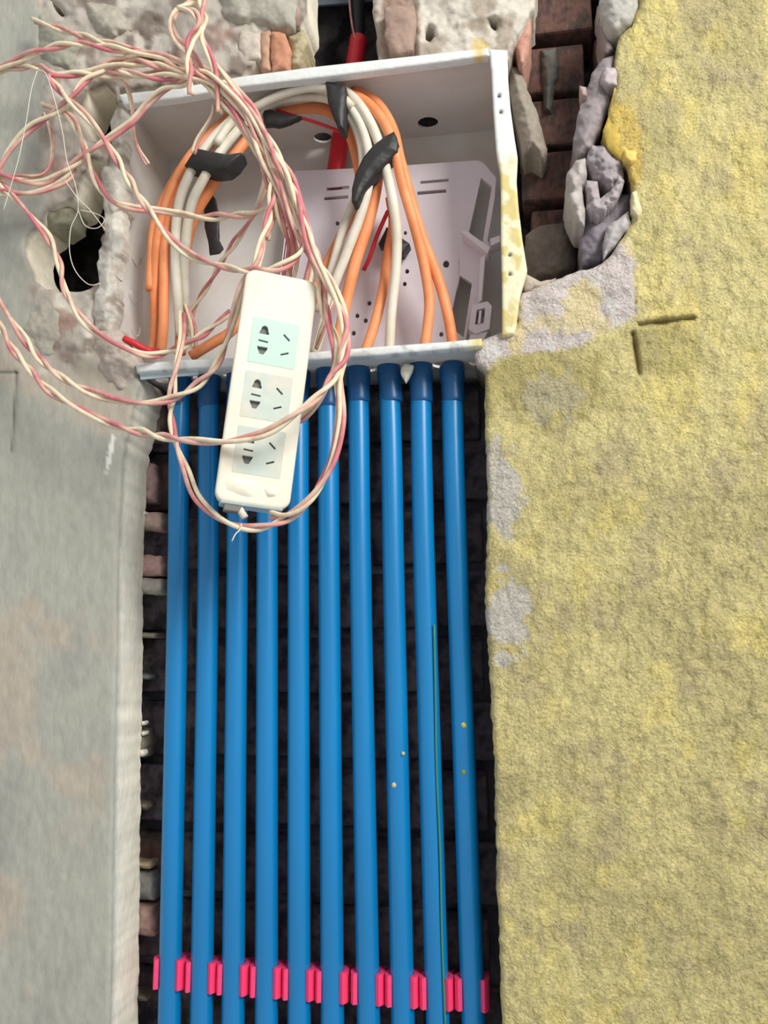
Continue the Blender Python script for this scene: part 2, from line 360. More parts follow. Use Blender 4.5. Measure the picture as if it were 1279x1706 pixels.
def gry_c(x, y, ed):
    n = fbm(x, y * .5, 90, 22, 5); n2 = fbm(x, y * .35, 9, 23, 3)
    c = np.tile(np.array(sr(170, 169, 156)), (len(x), 1)); c = lerp(c, np.array(sr(158, 157, 147)), sm(n, .4, .65))
    c = lerp(c, np.array(sr(184, 170, 152)), sm(fbm(x + 300, y, 150, 24), .55, .7) * .7); c *= (.93 + .14 * n2)[:, None]
    m = gry_m(x, y)
    mc = np.tile(np.array(sr(180, 172, 160)), (len(x), 1)); mc = lerp(mc, np.array(sr(138, 126, 114)), sm(fbm(x, y, 40, 26, 5), .47, .62))
    mc = lerp(mc, np.array(sr(206, 198, 184)), sm(fbm(x, y, 34, 27, 4), .58, .7)); mc = lerp(mc, np.array(sr(158, 124, 112)), sm(fbm(x, y, 48, 28, 4), .63, .72) * .7)
    c = lerp(c, mc, m)
    wst = sm(1.1 - np.hypot((x - 180 + (y - 770) * .2) / 4, (y - 760) / 38) + (fbm(x, y, 10, 29) - .5) * 1.6, 0, .3); c = lerp(c, np.array(sr(226, 222, 210)), wst)
    for a, b, w in LINES: d, t = seg_d(x, y, a, b); c = lerp(c, np.array(sr(98, 102, 88)), np.exp(-(d / 2.2) ** 2) * .8)
    return c
V, Fc, C = sheet(GOr, gh, 4.2, gry_h, gry_c, .052, 6, .0014, 7, .003, np.array(sr(236, 228, 208)))  # pale plaster return face; light from the right is painted into its colour
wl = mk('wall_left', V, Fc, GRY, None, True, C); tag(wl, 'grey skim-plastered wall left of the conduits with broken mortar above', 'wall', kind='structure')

# masonry above the box
TO = [(632, -430), (905, -430), (892, 5), (880, 30), (862, 60), (848, 100), (836, 112), (815, 104), (640, 122), (630, 100), (628, 60), (620, 20)]
th_ = [rough([(708, 48), (716, 42), (724, 46), (723, 62), (716, 70), (708, 66)], 1, 5, 3), rough([(815, 32), (824, 30), (828, 40), (826, 52), (818, 46)], 1, 5, 8)]
def top_h(x, y, ed): return .012 - .014 * (fbm(x, y, 55, 41, 5) - .5) - .005 * (fbm(x, y, 14, 42, 3) - .5) + .006 * sm(-x, -700, -688)
def top_c(x, y, ed):
    c = np.tile(np.array(sr(200, 192, 178)), (len(x), 1)); c = lerp(c, np.array(sr(166, 154, 138)), sm(fbm(x, y, 40, 43, 5), .5, .64))
    c = lerp(c, np.array(sr(156, 132, 118)), sm(-np.abs(x - 664) + (fbm(x, y, 18, 44) - .5) * 12, -32, -24)); 
    c = lerp(c, np.array(sr(216, 190, 110)), sm(1.1 - np.hypot((x - 800) / 14, (y - 80) / 16) + (fbm(x, y, 10, 45) - .5), 0, .4) * .7)
    return c
V, Fc, C = sheet(rough(TO, 2.4, 9, 2), th_, 3.2, top_h, top_c, .05, 5, .003, 8, .004)
wt = mk('wall_top', V, Fc, MOR, None, True, C); tag(wt, 'broken mortar and masonry above the white box', 'wall', kind='structure')

# back of the chase and cavities
def bk_h(x, y, ed): return .137 - .010 * (fbm(x, y, 50, 51, 4) - .5)
V, Fc, C = sheet([(-620, -430), (1740, -430), (1740, 2150), (-620, 2150)], [], 16, bk_h, lambda x, y, e: np.ones((len(x), 3)), .02, 1)
wb = mk('wall_back', V, Fc, BACK, None, True, None); tag(wb, 'dark rough masonry at the back of the chase', 'wall', kind='structure')

# bricks laid in courses on the back wall, in the chase and the open cavities
def brick_mesh(i, w, m):
    V, Fc = box(-w / 2, w / 2, 0, .058, 0, .053, .0035, 2)
    n = (fbm(V[:, 0] * 900 + i * 50, V[:, 2] * 900, 12, i) - .5) * .005; V[:, 1] += np.where(V[:, 1] < .02, n, 0)
    V[:, 0] += (fbm(V[:, 2] * 900, V[:, 1] * 900 + i * 31, 14, i + 5) - .5) * .006
    me = bpy.data.meshes.new('brick'); me.from_pydata(V.tolist(), [], Fc); me.materials.append(m); return me
BM = {m.name: [brick_mesh(i, .112, m) for i in range(3)] for m in (BRICK_D, BRICK_R, BRICK_P)}
def px_of(p):
    d = np.asarray(p) - CAM; c = RW.T @ d; return (W / 2 + F * c[0] / -c[2], H / 2 - F * c[1] / -c[2])
WB = LOC[wb]; A0 = pt
rnd = random.Random(3)
zt = 2.28; row = 0
while zt > .62:
    x = -.34 + (row % 2) * .061
    while x < .36:
        a = px_of((x - .05, .08, zt + .02)); b = px_of((x + .05, .08, zt + .02)); cx, cy = (a[0] + b[0]) / 2, a[1]
        chase = cx + 60 > 225 and cx - 60 < 840 and cy > 640
        right = False
        topg = False
        leftg = -20 < cx and b[0] + 12 < 180 and 110 < cy < 510
        if chase or right or topg or leftg:
            m = BRICK_D if chase else (BRICK_R if (right or leftg) else rnd.choice([BRICK_D, BRICK_R]))
            if chase and cx < 275 and rnd.random() < .45: m = BRICK_R
            o = bpy.data.objects.new('brick', rnd.choice(BM[m.name])); COL.objects.link(o); o.parent = wb
            o.location = Vector((x + rnd.uniform(-.002, .002), .074 + rnd.uniform(0, .008), zt + rnd.uniform(-.001, .001)) ) - Vector(WB)
            o.rotation_euler = (rnd.uniform(-.01, .01), rnd.uniform(-.012, .012), rnd.uniform(-.03, .03))
        x += .122
    # the cavity between the box and the yellow wall gets its own courses, starting beside the box
    e = px_of((.1, .08, zt + .02))
    if e[1] < 490:
        x = float(A0(848, 300, .0)[0]) + .012 + (row % 2) * .010
        for k in range(2):
            m = BRICK_R; o = bpy.data.objects.new('brick', rnd.choice(BM[m.name])); COL.objects.link(o); o.parent = wb
            sx = .62 if k == 0 else .8
            o.scale = (sx, 1, 1); o.location = Vector((x + .056 * sx, .070 + rnd.uniform(0, .012), zt)) - Vector(WB); o.rotation_euler = (0, rnd.uniform(-.02, .02), rnd.uniform(-.05, .05)); x += .112 * sx + .010
    zt -= .062; row += 1

V, Fc, C = sheet([(222, 640), (850, 640), (850, 2150), (215, 2150)], [], 12, lambda x, y, e: .089 - .006 * (fbm(x, y, 40, 55, 4) - .5), lambda x, y, e: lerp(np.tile(np.array(sr(78, 74, 80)), (len(x), 1)), np.array(sr(112, 108, 110)), sm(fbm(x, y, 50, 56, 4), .52, .7)), .03, 1)
mk('mortar_bed', V, Fc, MOR, wb, True, C)
# mortar ledges and brick ends showing between the grey wall and the first conduit
def flat(c): return lambda x, y, e: np.tile(np.array(c), (len(x), 1)) * (.85 + .3 * fbm(x, y, 12, 5))[:, None]
for i, (x0, x1, y0, y1, c, dp) in enumerate([(236, 272, 640, 735, (150, 128, 120), .058), (234, 262, 770, 838, (150, 124, 118), .056), (236, 276, 852, 884, (176, 152, 138), .055), (234, 276, 924, 960, (184, 150, 140), .054), (234, 276, 962, 990, (176, 170, 158), .053),
                                       (233, 262, 1052, 1064, (150, 142, 128), .054), (232, 254, 1122, 1132, (104, 112, 108), .054), (229, 246, 1215, 1262, (120, 112, 98), .054), (228, 250, 1335, 1350, (116, 106, 92), .055),
                                       (227, 256, 1434, 1448, (170, 150, 124), .055), (228, 262, 1450, 1500, (150, 146, 140), .060), (226, 262, 1508, 1560, (168, 138, 126), .056), (228, 250, 1655, 1668, (120, 120, 96), .058)]):
    poly = [(x0 - 10, y0), (x1 - 6, y0 + 2), (x1, (y0 + y1) / 2), (x1 - 5, y1), (x0 - 10, y1 - 1)]
    chunk('mortar_lump', poly, dp, .006, .002, MOR, wb, i, 3, .022, 12, 1.5, colf=flat(sr(*c)))
for x, y, r in [(236, 1255, 5), (238, 1205, 3), (238, 1222, 3), (239, 855, 3)]:
    chunk('plaster_crumb', oval(x, y, r, r * 1.2, 8), .05, .003, .001, MOR, wb, x, 1.6, .008, 5, .5, colf=flat(sr(226, 220, 208)))

# loose mortar lumps round the right-hand cavity
LUMPS = [  # polygon, depth, dome, relief, thickness, colour, scale, tilt
    ([(1004, -30), (1068, -40), (1066, 8), (1050, 42), (1032, 60), (1016, 62), (1003, 35), (997, 5)], -.006, .012, .004, .03, (176, 172, 162), 30),
    ([(994, 8), (1008, 40), (1020, 66), (1022, 84), (1006, 96), (1000, 70)], .012, .008, .003, .03, (150, 134, 128), 20),
    ([(1004, 98), (1022, 92), (1030, 112), (1026, 142), (1018, 165), (1004, 205), (985, 250), (960, 262), (954, 232), (966, 170), (976, 150), (985, 122)], .004, .010, .004, .045, (150, 140, 140), 26),
    ([(1008, 112), (1028, 112), (1028, 144), (1012, 148), (999, 138)], -.004, .007, .002, .02, (184, 172, 170), 18),
    ([(964, 142), (976, 146), (978, 160), (968, 164)], -.001, .006, .002, .015, (178, 156, 150), 10),
    ([(958, 268), (975, 262), (978, 290), (970, 310), (974, 350), (972, 378), (958, 374), (946, 350), (940, 322), (944, 288)], -.010, .014, .005, .045, (178, 170, 164), 16),
    ([(985, 240), (1015, 245), (1036, 268), (1040, 300), (1020, 318), (990, 300), (976, 272)], -.002, .012, .007, .045, (158, 148, 150), 15),
    ([(976, 300), (994, 302), (1000, 330), (1016, 318), (1030, 292), (1040, 300), (1030, 332), (994, 364), (976, 345)], -.008, .010, .006, .04, (170, 160, 160), 14),
    ([(972, 352), (994, 360), (1032, 325), (1050, 322), (1050, 372), (1022, 400), (1000, 436), (970, 445), (966, 400)], .014, .010, .004, .05, (136, 128, 134), 30),
    ([(1010, 378), (1046, 352), (1052, 372), (1030, 402), (1004, 428)], .000, .006, .003, .03, (176, 170, 168), 18),
    ([(868, 470), (874, 456), (900, 470), (930, 462), (905, 480), (870, 488)], .002, .005, .002, .03, (176, 162, 146), 14),
]
for i, (poly, y, dm, rel, th, c, sc) in enumerate(LUMPS):
    chunk('mortar_lump', poly, y, dm, rel, MOR, wr, 100 + i, 2.6, th, sc, 2.0, colf=flat(sr(*c)))
for i, (poly, y, dm, rel, th, c, sc) in enumerate([
    ([(1022, 146), (1046, 150), (1040, 170), (1042, 225), (1058, 255), (1046, 272), (1030, 262), (1012, 246), (1004, 218), (1016, 180)], -.001, .003, .001, .02, (200, 172, 88), 20),
    ([(1040, 250), (1060, 252), (1060, 268), (1050, 274), (1038, 266)], -.007, .004, .002, .012, (222, 192, 110), 10),
    ([(1052, 320), (1060, 318), (1070, 352), (1062, 366), (1052, 352)], -.005, .004, .002, .012, (220, 208, 168), 10)]):
    chunk('paint_flake', poly, y, dm, rel, MOR, wr, 140 + i, 2.4, th, sc, 1.5, colf=flat(sr(*c)))
# lumps inside the cavity right of the box and the brick end above it
for i, (nm, poly, y, dm, rel, th, c, sc) in enumerate([
    ('brick', [(856, 28), (884, 14), (886, 50), (878, 92), (872, 110), (862, 108), (858, 70)], .022, .006, .003, .05, (196, 148, 130), 14),
    ('mortar_lump', [(846, 108), (862, 112), (876, 140), (892, 180), (902, 215), (912, 250), (904, 266), (884, 252), (872, 262), (866, 230), (852, 170)], .030, .012, .004, .05, (150, 140, 126), 22),
    ('mortar_lump', [(876, 392), (900, 376), (940, 372), (962, 390), (958, 450), (930, 470), (880, 480), (872, 440)], .045, .022, .004, .05, (120, 108, 98), 30),
    ('mortar_lump', [(900, 84), (925, 80), (930, 110), (918, 190), (905, 185)], .070, .008, .004, .04, (98, 96, 90), 22)]):
    chunk(nm, poly, y, dm, rel, MOR, wb, 160 + i, 2.6, th, sc, 2.0, colf=flat(sr(*c)))
# masonry pieces at the top left of the box
for i, (nm, poly, y, dm, rel, th, c, sc) in enumerate([
    ('mortar_lump', [(356, -30), (490, -30), (500, 20), (490, 48), (455, 52), (420, 44), (395, 46), (370, 30)], -.004, .012, .005, .03, (168, 164, 150), 40),
    ('brick', [(400, 52), (432, 54), (434, 98), (404, 104), (398, 80)], .000, .003, .002, .03, (196, 184, 170), 30),
    ('brick', [(434, 54), (450, 50), (452, 118), (434, 118)], .002, .003, .002, .03, (190, 152, 128), 20),
    ('brick', [(452, 52), (474, 56), (484, 84), (480, 116), (452, 120)], -.001, .003, .002, .03, (190, 138, 110), 20),
    ('mortar_lump', [(480, 60), (506, 50), (514, 80), (500, 112), (482, 118)], .006, .008, .005, .03, (176, 164, 132), 18),
    ('mortar_lump', [(640, 12), (690, 8), (692, 50), (688, 84), (650, 92), (640, 60)], .000, .004, .002, .02, (160, 136, 122), 24),
    ('mortar_lump', [(140, 0), (196, 10), (220, 50), (190, 66), (158, 58), (146, 30)], -.006, .010, .004, .02, (172, 166, 150), 22),
    ('mortar_lump', [(60, 20), (110, 36), (135, 70), (120, 120), (84, 118), (62, 90)], -.006, .010, .004, .02, (160, 158, 142), 26),
    ('mortar_lump', [(58, 340), (92, 330), (122, 345), (118, 372), (96, 386), (70, 378)], .010, .012, .006, .03, (150, 148, 128), 22),
    ('mortar_lump', [(170, 280), (204, 270), (214, 340), (190, 372), (172, 350)], -.006, .010, .003, .02, (196, 190, 178), 22),
    ('mortar_lump', [(150, 540), (200, 548), (228, 592), (232, 622), (205, 650), (176, 640), (158, 600)], -.007, .010, .005, .02, (182, 170, 158), 18),
    ('mortar_lump', [(40, 480), (84, 492), (110, 540), (96, 600), (60, 606), (34, 560)], -.004, .010, .004, .02, (178, 172, 158), 26)]):
    chunk(nm, poly, y, dm, rel, MOR, wl, 200 + i, 2.8, th, sc, 2.2, colf=flat(sr(*c)))

# ------------------------------------------------------------------ distribution box
A = lambda px, py, y=0.0: pt(px, py, y)
bx = empty('distribution_box', A(530, 600, .12))
tag(bx, 'open white plastic wiring box set in the wall above the blue conduits', 'junction box')
y0 = .002; DEP = .118
tl, tr, brr, bl = (205, 160), (826, 92), (846, 572), (176, 612)
def at(c, y):  # same world x,z as frame point c on the front plane, at depth y
    p = A(c[0], c[1], y0); return np.array([p[0], y, p[2]])
cTL, cTR, cBR, cBL = [at(c, 0) for c in (tl, tr, brr, bl)]
def panel_yz(a, b, y1, y2, th, inward, holes=(), name='side_wall', m=BOXW):
    """wall of the box between front points a and b, going from y1 to y2; holes in (t,depth) coordinates"""
    d = b - a; L = np.linalg.norm(d); u = d / L; n = np.cross(u, [0, 1, 0]); n = n if n.dot(inward) > 0 else -n
    hs = [oval(t * L, dd, r, r * e, 14) for t, dd, r, e in holes]
    V, Fc = plate2d([(0, 0), (L, 0), (L, y2 - y1), (0, y2 - y1)], hs, th)
    W_ = a + V[:, :1] * u + V[:, 1:2] * np.array([0, 1.0, 0]) - n * (th / 2) + V[:, 2:] * n; W_[:, 1] += y1
    return mk(name, W_, Fc, m, bx, False)
cen = (cTL + cBR) / 2
panel_yz(cTL, cTR, y0, y0 + DEP, .0025, np.array([0, 0, -1.0]), [(.585, .098, .0112, .95), (.80, .094, .0115, .9), (.49, .102, .0105, .9), (.28, .09, .011, .9)], 'top_wall')
panel_yz(cBL, cBR, y0, y0 + DEP, .0025, np.array([0, 0, 1.0]), [(.11 + .0905 * i, .040, .0085, 1) for i in range(10)], 'bottom_wall')
panel_yz(cTL, cBL, y0, y0 + DEP, .0025, np.array([1.0, 0, 0]), [], 'side_wall')
panel_yz(cTR, cBR, y0, y0 + DEP, .0025, np.array([-1.0, 0, 0]), [], 'side_wall')
V, Fc = prism([at(c, y0 + DEP) for c in (tl, tr, brr, bl)], (0, .0025, 0)); mk('back_wall', V, Fc, BOXW, bx, False)
# knock-out rings on the left wall
for yy, dd in [(452, .045), (515, .045), (390, .05), (330, .05)]:
    p = at((190, yy), dd); c = [p + np.array([.0016, .011 * math.cos(a), .011 * math.sin(a)]) for a in np.linspace(-2.6, .2, 14)]
    V, Fc = tube(np.array(c), .0007, 5); mk('knockout_ring', V, Fc, BOXW, bx)
# flanges
def rimcol(x, y, e):
    c = np.tile(np.array(sr(222, 224, 220)), (len(x), 1)); k = sm(y, 240, 300) * (x > 780)
    c = lerp(c, np.array(sr(228, 222, 186)), k); st = sm(fbm(x, y, 22, 66, 4), .5, .62) * k; c = lerp(c, np.array(sr(206, 186, 110)), st * .8)
    k2 = np.exp(-((x - 798) / 9) ** 2) * (y < 130); c = lerp(c, np.array(sr(218, 184, 90)), k2 * .8)
    d = sm(fbm(x, y, 16, 68, 4), .55, .7) * (y > 560) * (x < 800); c = lerp(c, np.array(sr(168, 166, 158)), d * .6)
    return c
def rimpart(name, poly, y, th, holes=(), rel=.0008, dm=.0015):
    hp = [oval(hx, hy, 2.6, 3.0, 8) for hx, hy in holes]
    V, Fc, C = sheet(poly, hp, 2.4, lambda x, yy, ed: y + dm * np.clip(1 - ed / 4, 0, 1) ** 2 - rel * (fbm(x, yy, 20, 3) - .5), rimcol, th, 2, .0002, 1, 0)
    return mk(name, V, Fc, RIM, bx, True, C)
rimpart('top_rim', [(198, 158), (300, 146), (400, 128), (520, 112), (640, 99), (740, 88), (812, 80), (816, 93), (740, 104), (640, 117), (560, 127), (400, 146), (300, 164), (206, 176)], -.006, .008)
rr = rimpart('side_rim', [(814, 82), (845, 84), (846, 130), (850, 180), (856, 225), (862, 262), (860, 300), (864, 350), (870, 400), (878, 450), (866, 490), (860, 540), (856, 556), (836, 560), (836, 480), (834, 400), (834, 330), (833, 290), (826, 250), (821, 180), (818, 120)], -.006, .008, [(831, 160), (834, 187), (849, 425), (849, 457)])
rimpart('bottom_rim', [(226, 606), (300, 600), (400, 596), (530, 586), (640, 577), (740, 570), (802, 564), (804, 577), (740, 583), (640, 592), (530, 600), (400, 610), (300, 616), (228, 621)], -.006, .008)
chunk('dried_plaster', [(196, 166), (212, 160), (218, 200), (206, 250), (212, 300), (202, 350), (206, 410), (194, 450), (196, 500), (186, 560), (160, 560), (152, 520), (164, 480), (160, 440), (172, 400), (176, 350), (170, 300), (184, 250), (184, 205)], -.005, .007, .0035, MOR, wl, 260, 2.4, .014, 22, 3.2,
      colf=lambda x, y, e: lerp(np.tile(np.array(sr(206, 202, 190)), (len(x), 1)), np.array(sr(160, 150, 138)), sm(fbm(x, y, 24, 5), .5, .7)))
# screws seen in the rim
for hx, hy in [(831, 160), (834, 187), (849, 425), (849, 457)]:
    V, Fc = tube(np.array([A(hx, hy, -.0055), A(hx, hy, -.0020)]), .0012, 8); mk('screw', V, Fc, HOLE, bx)
# lip hanging below the bottom rim at left and at right
V, Fc = prism([A(232, 620, .001), A(330, 612, .001), A(330, 624, .001), A(234, 632, .001)], (0, .002, 0)); mk('bottom_lip', V, Fc, CAPM, bx, False)

# mounting plate inside
mp_o = [(487, 285), (560, 282), (680, 275), (796, 267), (803, 276), (790, 330), (778, 383), (768, 390), (764, 440), (764, 470), (750, 520), (744, 585), (730, 600), (452, 612), (466, 480), (478, 380)]
def slot(x0, y0_, x1, y1_, w): 
    dx, dy = x1 - x0, y1_ - y0_; L = math.hypot(dx, dy); nx, ny = -dy / L * w, dx / L * w
    return [(x0 + nx, y0_ + ny), (x1 + nx, y1_ + ny), (x1 - nx, y1_ - ny), (x0 - nx, y0_ - ny)]
holes = [slot(544, 315, 582, 312, 2.6), slot(540, 331, 580, 328, 2.6), slot(700, 304, 747, 300, 2.4), slot(695, 322, 743, 318, 2.8)]
holes += [oval(x, y, r, r * 1.15, 10) for x, y, r in [(743, 440, 5.4), (562, 372, 3.4), (696, 367, 3.4), (675, 388, 3), (678, 452, 3.6), (674, 473, 3.4), (615, 505, 3.6), (595, 526, 3.4), (609, 534, 3.6), (589, 555, 3.6), (735, 557, 3.6)]]
yP = .085
V, Fc = wallplate(mp_o, holes, yP, .0022); mplate = mk('mounting_plate', V, Fc, PLATE, bx, False); mplate['label'] = 'lilac-white perforated mounting plate inside the box'
V, Fc = prism([A(*c, yP) for c in [(487, 285), (490, 287), (468, 480), (455, 612), (450, 612), (464, 480)]], (0, .02, 0)); mk('flange', V, Fc, PLATE, mplate, False)
# moulded bracket on the plate's right side
br_o = [(796, 267), (806, 272), (826, 296), (824, 330), (812, 400), (818, 414), (812, 424), (806, 450), (800, 505), (786, 508), (772, 590), (744, 590), (750, 520), (764, 470), (766, 392), (778, 383), (790, 330)]
br_h = [[(801, 296), (819, 311), (803, 408), (781, 386)], [(766, 459), (786, 472), (772, 562), (754, 548), (753, 515)]]
V, Fc = wallplate(br_o, br_h, yP - .001, .006); mbr = mk('bracket', V, Fc, PLATE, mplate, False)
V, Fc = merge(prism([A(*c, yP - .022) for c in [(768, 386), (776, 384), (816, 412), (812, 422)]], (0, .022, 0)),
              prism([A(*c, yP - .018) for c in [(816, 398), (832, 392), (833, 402), (817, 410)]], (0, .018, 0)))
mk('bracket_arm', V, Fc, PLATE, mplate, False)
f = lambda q, y: [A(a, b, y) for a, b in q]
V, Fc = wallplate([(786, 508), (812, 502), (819, 510), (815, 548), (792, 556), (780, 548)], [[(794, 516), (808, 513), (806, 538), (791, 541)]], yP - .024, .020); lt = mk('latch', V, Fc, PLATE, mplate, False)
V, Fc = prism(f([(798, 518), (802, 517), (800, 538), (796, 539)], yP - .026), (0, .02, 0)); mk('latch_bar', V, Fc, PLATE, mplate, False)
V, Fc = prism(f([(800, 430), (808, 424), (802, 500), (796, 505)], yP - .018), (0, .018, 0)); mk('rib', V, Fc, PLATE, mplate, False)
V, Fc = prism(f([(783, 558), (812, 552), (802, 575), (778, 575)], yP - .022), (0, .02, 0)); mk('foot', V, Fc, PLATE, mplate, False)

# white plaster drip on the couplings
dr = chunk('plaster_drip', [(668, 612), (674, 606), (688, 608), (686, 618), (679, 630), (675, 636), (671, 628), (667, 622)], .019, .002, .001, DUST, None, 5, 1.5, .006, 5, .6)
tag(dr, 'small white plaster drip stuck between the couplings under the box rim', 'plaster')

# ------------------------------------------------------------------ blue conduits
YC = .040
top = [303, 350, 398, 447, 497, 546, 596, 647, 700, 752]
p750 = [298, 347, 395, 445, 497, 547, 598, 652, 702, 755]
p930 = [297, 347, 395, 445, 497, 548, 600, 655, 706, 761]
p1600 = [284, 337, 389, 444, 498, 553, 612, 669, 726, 785]
ords = ['leftmost blue conduit, beside the grey wall', 'second blue conduit from the grey wall', 'third blue conduit from the grey wall, under the power strip', 'fourth blue conduit from the grey wall, under the power strip',
        'fifth blue conduit from the left, right of the power strip end', 'sixth blue conduit from the left, inside the hanging wire loop', 'blue conduit fourth from the yellow wall, its coupling fully visible',
        'blue conduit third from the yellow wall, with two white specks', 'blue conduit second from the yellow wall, with a yellow paint streak', 'rightmost blue conduit, in shade beside the yellow wall']
for i in range(10):
    e = (p1600[i] - p930[i]) / 670
    pts = [A(p750[i] + (top[i] - p750[i]) * .9, 612, YC), A(p750[i], 750, YC), A(p930[i], 930, YC), A((p930[i] + p1600[i]) / 2, 1265, YC), A(p1600[i], 1600, YC), A(p1600[i] + e * 520, 2120, YC)]
    c = catmull(pts, .012); base = c[-1]
    cd = empty('conduit', base); tag(cd, ords[i], 'conduit', 'blue conduits in the wall chase')
    V, Fc = tube(c, .01015, 24); mk('pipe', V, Fc, BLUE, cd)
    z1 = c[0][2] + .0025; xx = c[0][0]; z2 = A(top[i], 672 + (8 if i < 6 else 0), YC)[2]; L = z1 - z2
    dxx = A(p750[i], 672, YC)[0] - xx
    q = lambda s: np.array([xx + dxx * s, YC, z1 - L * s])
    ss = np.array([0, .03, .12, .40, .52, .56, .90, .97, 1.0]); rr_ = np.array([.0112, .0119, .0122, .0119, .0112, .0111, .0110, .0109, .0103])
    V, Fc = tube(np.array([q(s) for s in ss]), rr_, 24); mk('coupling', V, Fc, NAVY, cd)
    # yellow paint drips
    if i == 8:
        r_ = .0104; cc = []
        for py, px in [(1040, 723), (1150, 725), (1280, 727), (1420, 733), (1560, 736), (1720, 742)]: 
            cc.append(A(px, py, YC - .0094))
        V, Fc = tube(catmull(cc, .01), .0010, 6, sq=.35); mk('paint_drip', V, Fc, mat('drip_yellow', sr(66, 128, 104), .5), cd)
    for px, py, r, cl in ([(671, 1256, 3.0, (196, 190, 140)), (656, 1308, 4.2, (214, 190, 150))] if i == 7 else [(772, 1208, 4.4, (210, 190, 80)), (772, 1286, 4.0, (150, 160, 60))] if i == 9 else []):
        chunk('paint_speck', oval(px, py, r, r * 1.1, 8), YC - .0112, .0012, .0003, MOR, cd, px, 1.2, .002, 5, .3, colf=flat(sr(*cl)))

# pink clips
cy_ = [1619, 1624, 1628, 1632, 1636, 1640, 1643, 1647, 1651, 1653]
for i in range(10):
    px = p1600[i] + (p1600[i] - p930[i]) / 670 * 35; c = A(px, cy_[i], YC); hh = .0125
    cl = empty('pipe_clip', c + np.array([0, .03, -hh]))
    tag(cl, 'pink plastic clip gripping the ' + ords[i].split(',')[0], 'pipe clip', 'pink clips holding the conduits')
    ang = np.radians(np.linspace(-222, 42, 34)); ri, ro = .0106, .01490
    prof = [(ro * math.cos(a), ro * -math.sin(a) * .92) for a in ang]; prof = [(x, -y if False else y) for x, y in prof]
    inner = [(ri * math.cos(a), ri * -math.sin(a)) for a in ang[::-1]]
    # opening faces the room (-Y)
    outl = [(c[0] + x, c[1] - y) for x, y in prof + inner]
    outl = [(x, 2 * c[1] - y) for x, y in outl] if np.mean([y for x, y in outl]) < c[1] else outl
    V, Fc = plate2d(outl, [], 2 * hh); V[:, 2] += c[2]; mk('jaw', V, Fc, PINK, cl, False)
    V, Fc = box(c[0] - .0125, c[0] + .0125, c[1] + .018, c[1] + .034, c[2] - .012, c[2] + .006, .001); mk('base', V, Fc, PINK, cl, False)

# ------------------------------------------------------------------ red conduit above and inside the box
rc = empty('red_conduit', A(556, 300, .09)); tag(rc, 'red plastic conduit entering the box through its top', 'conduit')
c = catmull([A(597, 64, .100), A(590, 110, .101), A(573, 190, .102), A(556, 310, .103)], .01)
V, Fc = tube(c, .0100, 20); mk('pipe', V, Fc, REDT, rc)
V, Fc = tube(catmull([A(597, -380, .098), A(596, -80, .098), A(595, 0, .099), A(596, 72, .100)], .01), .0085, 16); s_ = mk('black_sleeve', V, Fc, DARKC, rc); s_['label'] = 'black sleeve pushed into the red pipe'
V, Fc = tube(catmull([A(584, -380, .088), A(583, -60, .088), A(582, 0, .088), A(586, 40, .089), A(592, 68, .092)], .01), .0012, 8); mk('pink_wire', V, Fc, ROSE, rc)
V, Fc = prism([A(*q, .113) for q in [(500, -60), (640, -60), (640, -2), (575, 5), (505, 11)]], (0, .003, 0)); gb = mk('metal_plate', V, Fc, BLUEG, None, False); tag(gb, 'blue-grey metal edge at the top of the dark hole', 'plate')

# ------------------------------------------------------------------ sheathed cables
def cable(name, m, pts, r, label, cat='cable', group=None, sides=12, parts=None):
    c = catmull([A(*p) for p in pts], .005); V, Fc = tube(c, r, sides)
    o = mk(name, V, Fc, m, None); tag(o, label, cat, group); return o
g1 = 'orange sheathed cables in the box'; g2 = 'white sheathed cables in the box'
cable('orange_cable', ORAN, [(250, 590, .05), (258, 560, .045), (258, 480, .030), (262, 400, .025), (280, 330, .025), (310, 270, .03), (350, 225, .035), (395, 185, .040), (450, 160, .04), (520, 147, .032), (575, 155, .020), (612, 172, .014), (640, 205, .012), (657, 250, .012), (671, 310, .018), (690, 375, .025), (706, 440, .035), (715, 500, .04), (712, 545, .042), (706, 590, .042)], 0.0052, 'orange cable arching outermost over the coil and ending at the second conduit from the right', group=g1)
cable('orange_cable', ORAN, [(590, 150, .030), (628, 172, .024), (654, 215, .022), (666, 265, .020), (684, 330, .026), (703, 395, .034), (728, 460, .04), (745, 520, .042), (757, 590, .042)], 0.0053, 'orange cable running down to the rightmost conduit', group=g1)
cable('orange_cable', ORAN, [(582, 190, .032), (610, 225, .030), (628, 270, .028), (627, 310, .030), (614, 369, .033), (593, 434, .036), (575, 508, .040), (560, 590, .042)], 0.0059, 'thick orange cable below the tilted tape band, heading to the sixth conduit', group=g1)
cable('orange_cable', ORAN, [(650, 330, .060), (655, 372, .060), (646, 422, .058), (638, 482, .050), (624, 540, .045), (606, 592, .042)], 0.0052, 'orange cable behind the white one, ending left of it at the rim', group=g1)
cable('orange_cable', ORAN, [(578, 210, .045), (592, 258, .045), (600, 310, .045), (588, 350, .048), (568, 392, .05), (545, 440, .052), (520, 500, .05), (505, 590, .044)], 0.0050, 'orange cable innermost on the right, passing behind the power strip', group=g1)
cable('orange_cable', ORAN, [(300, 283, .036), (280, 318, .030), (258, 370, .026), (252, 430, .026), (250, 484, .028)], 0.0047, 'short orange cable on the far left ending in a cut step', group=g1)
cable('orange_cable', ORAN, [(268, 588, .044), (272, 540, .034), (273, 470, .026), (276, 400, .026), (290, 340, .028), (318, 280, .034), (360, 230, .038), (400, 200, .044)], 0.0052, 'orange cable on the left standing beside the white cables', group=g1)
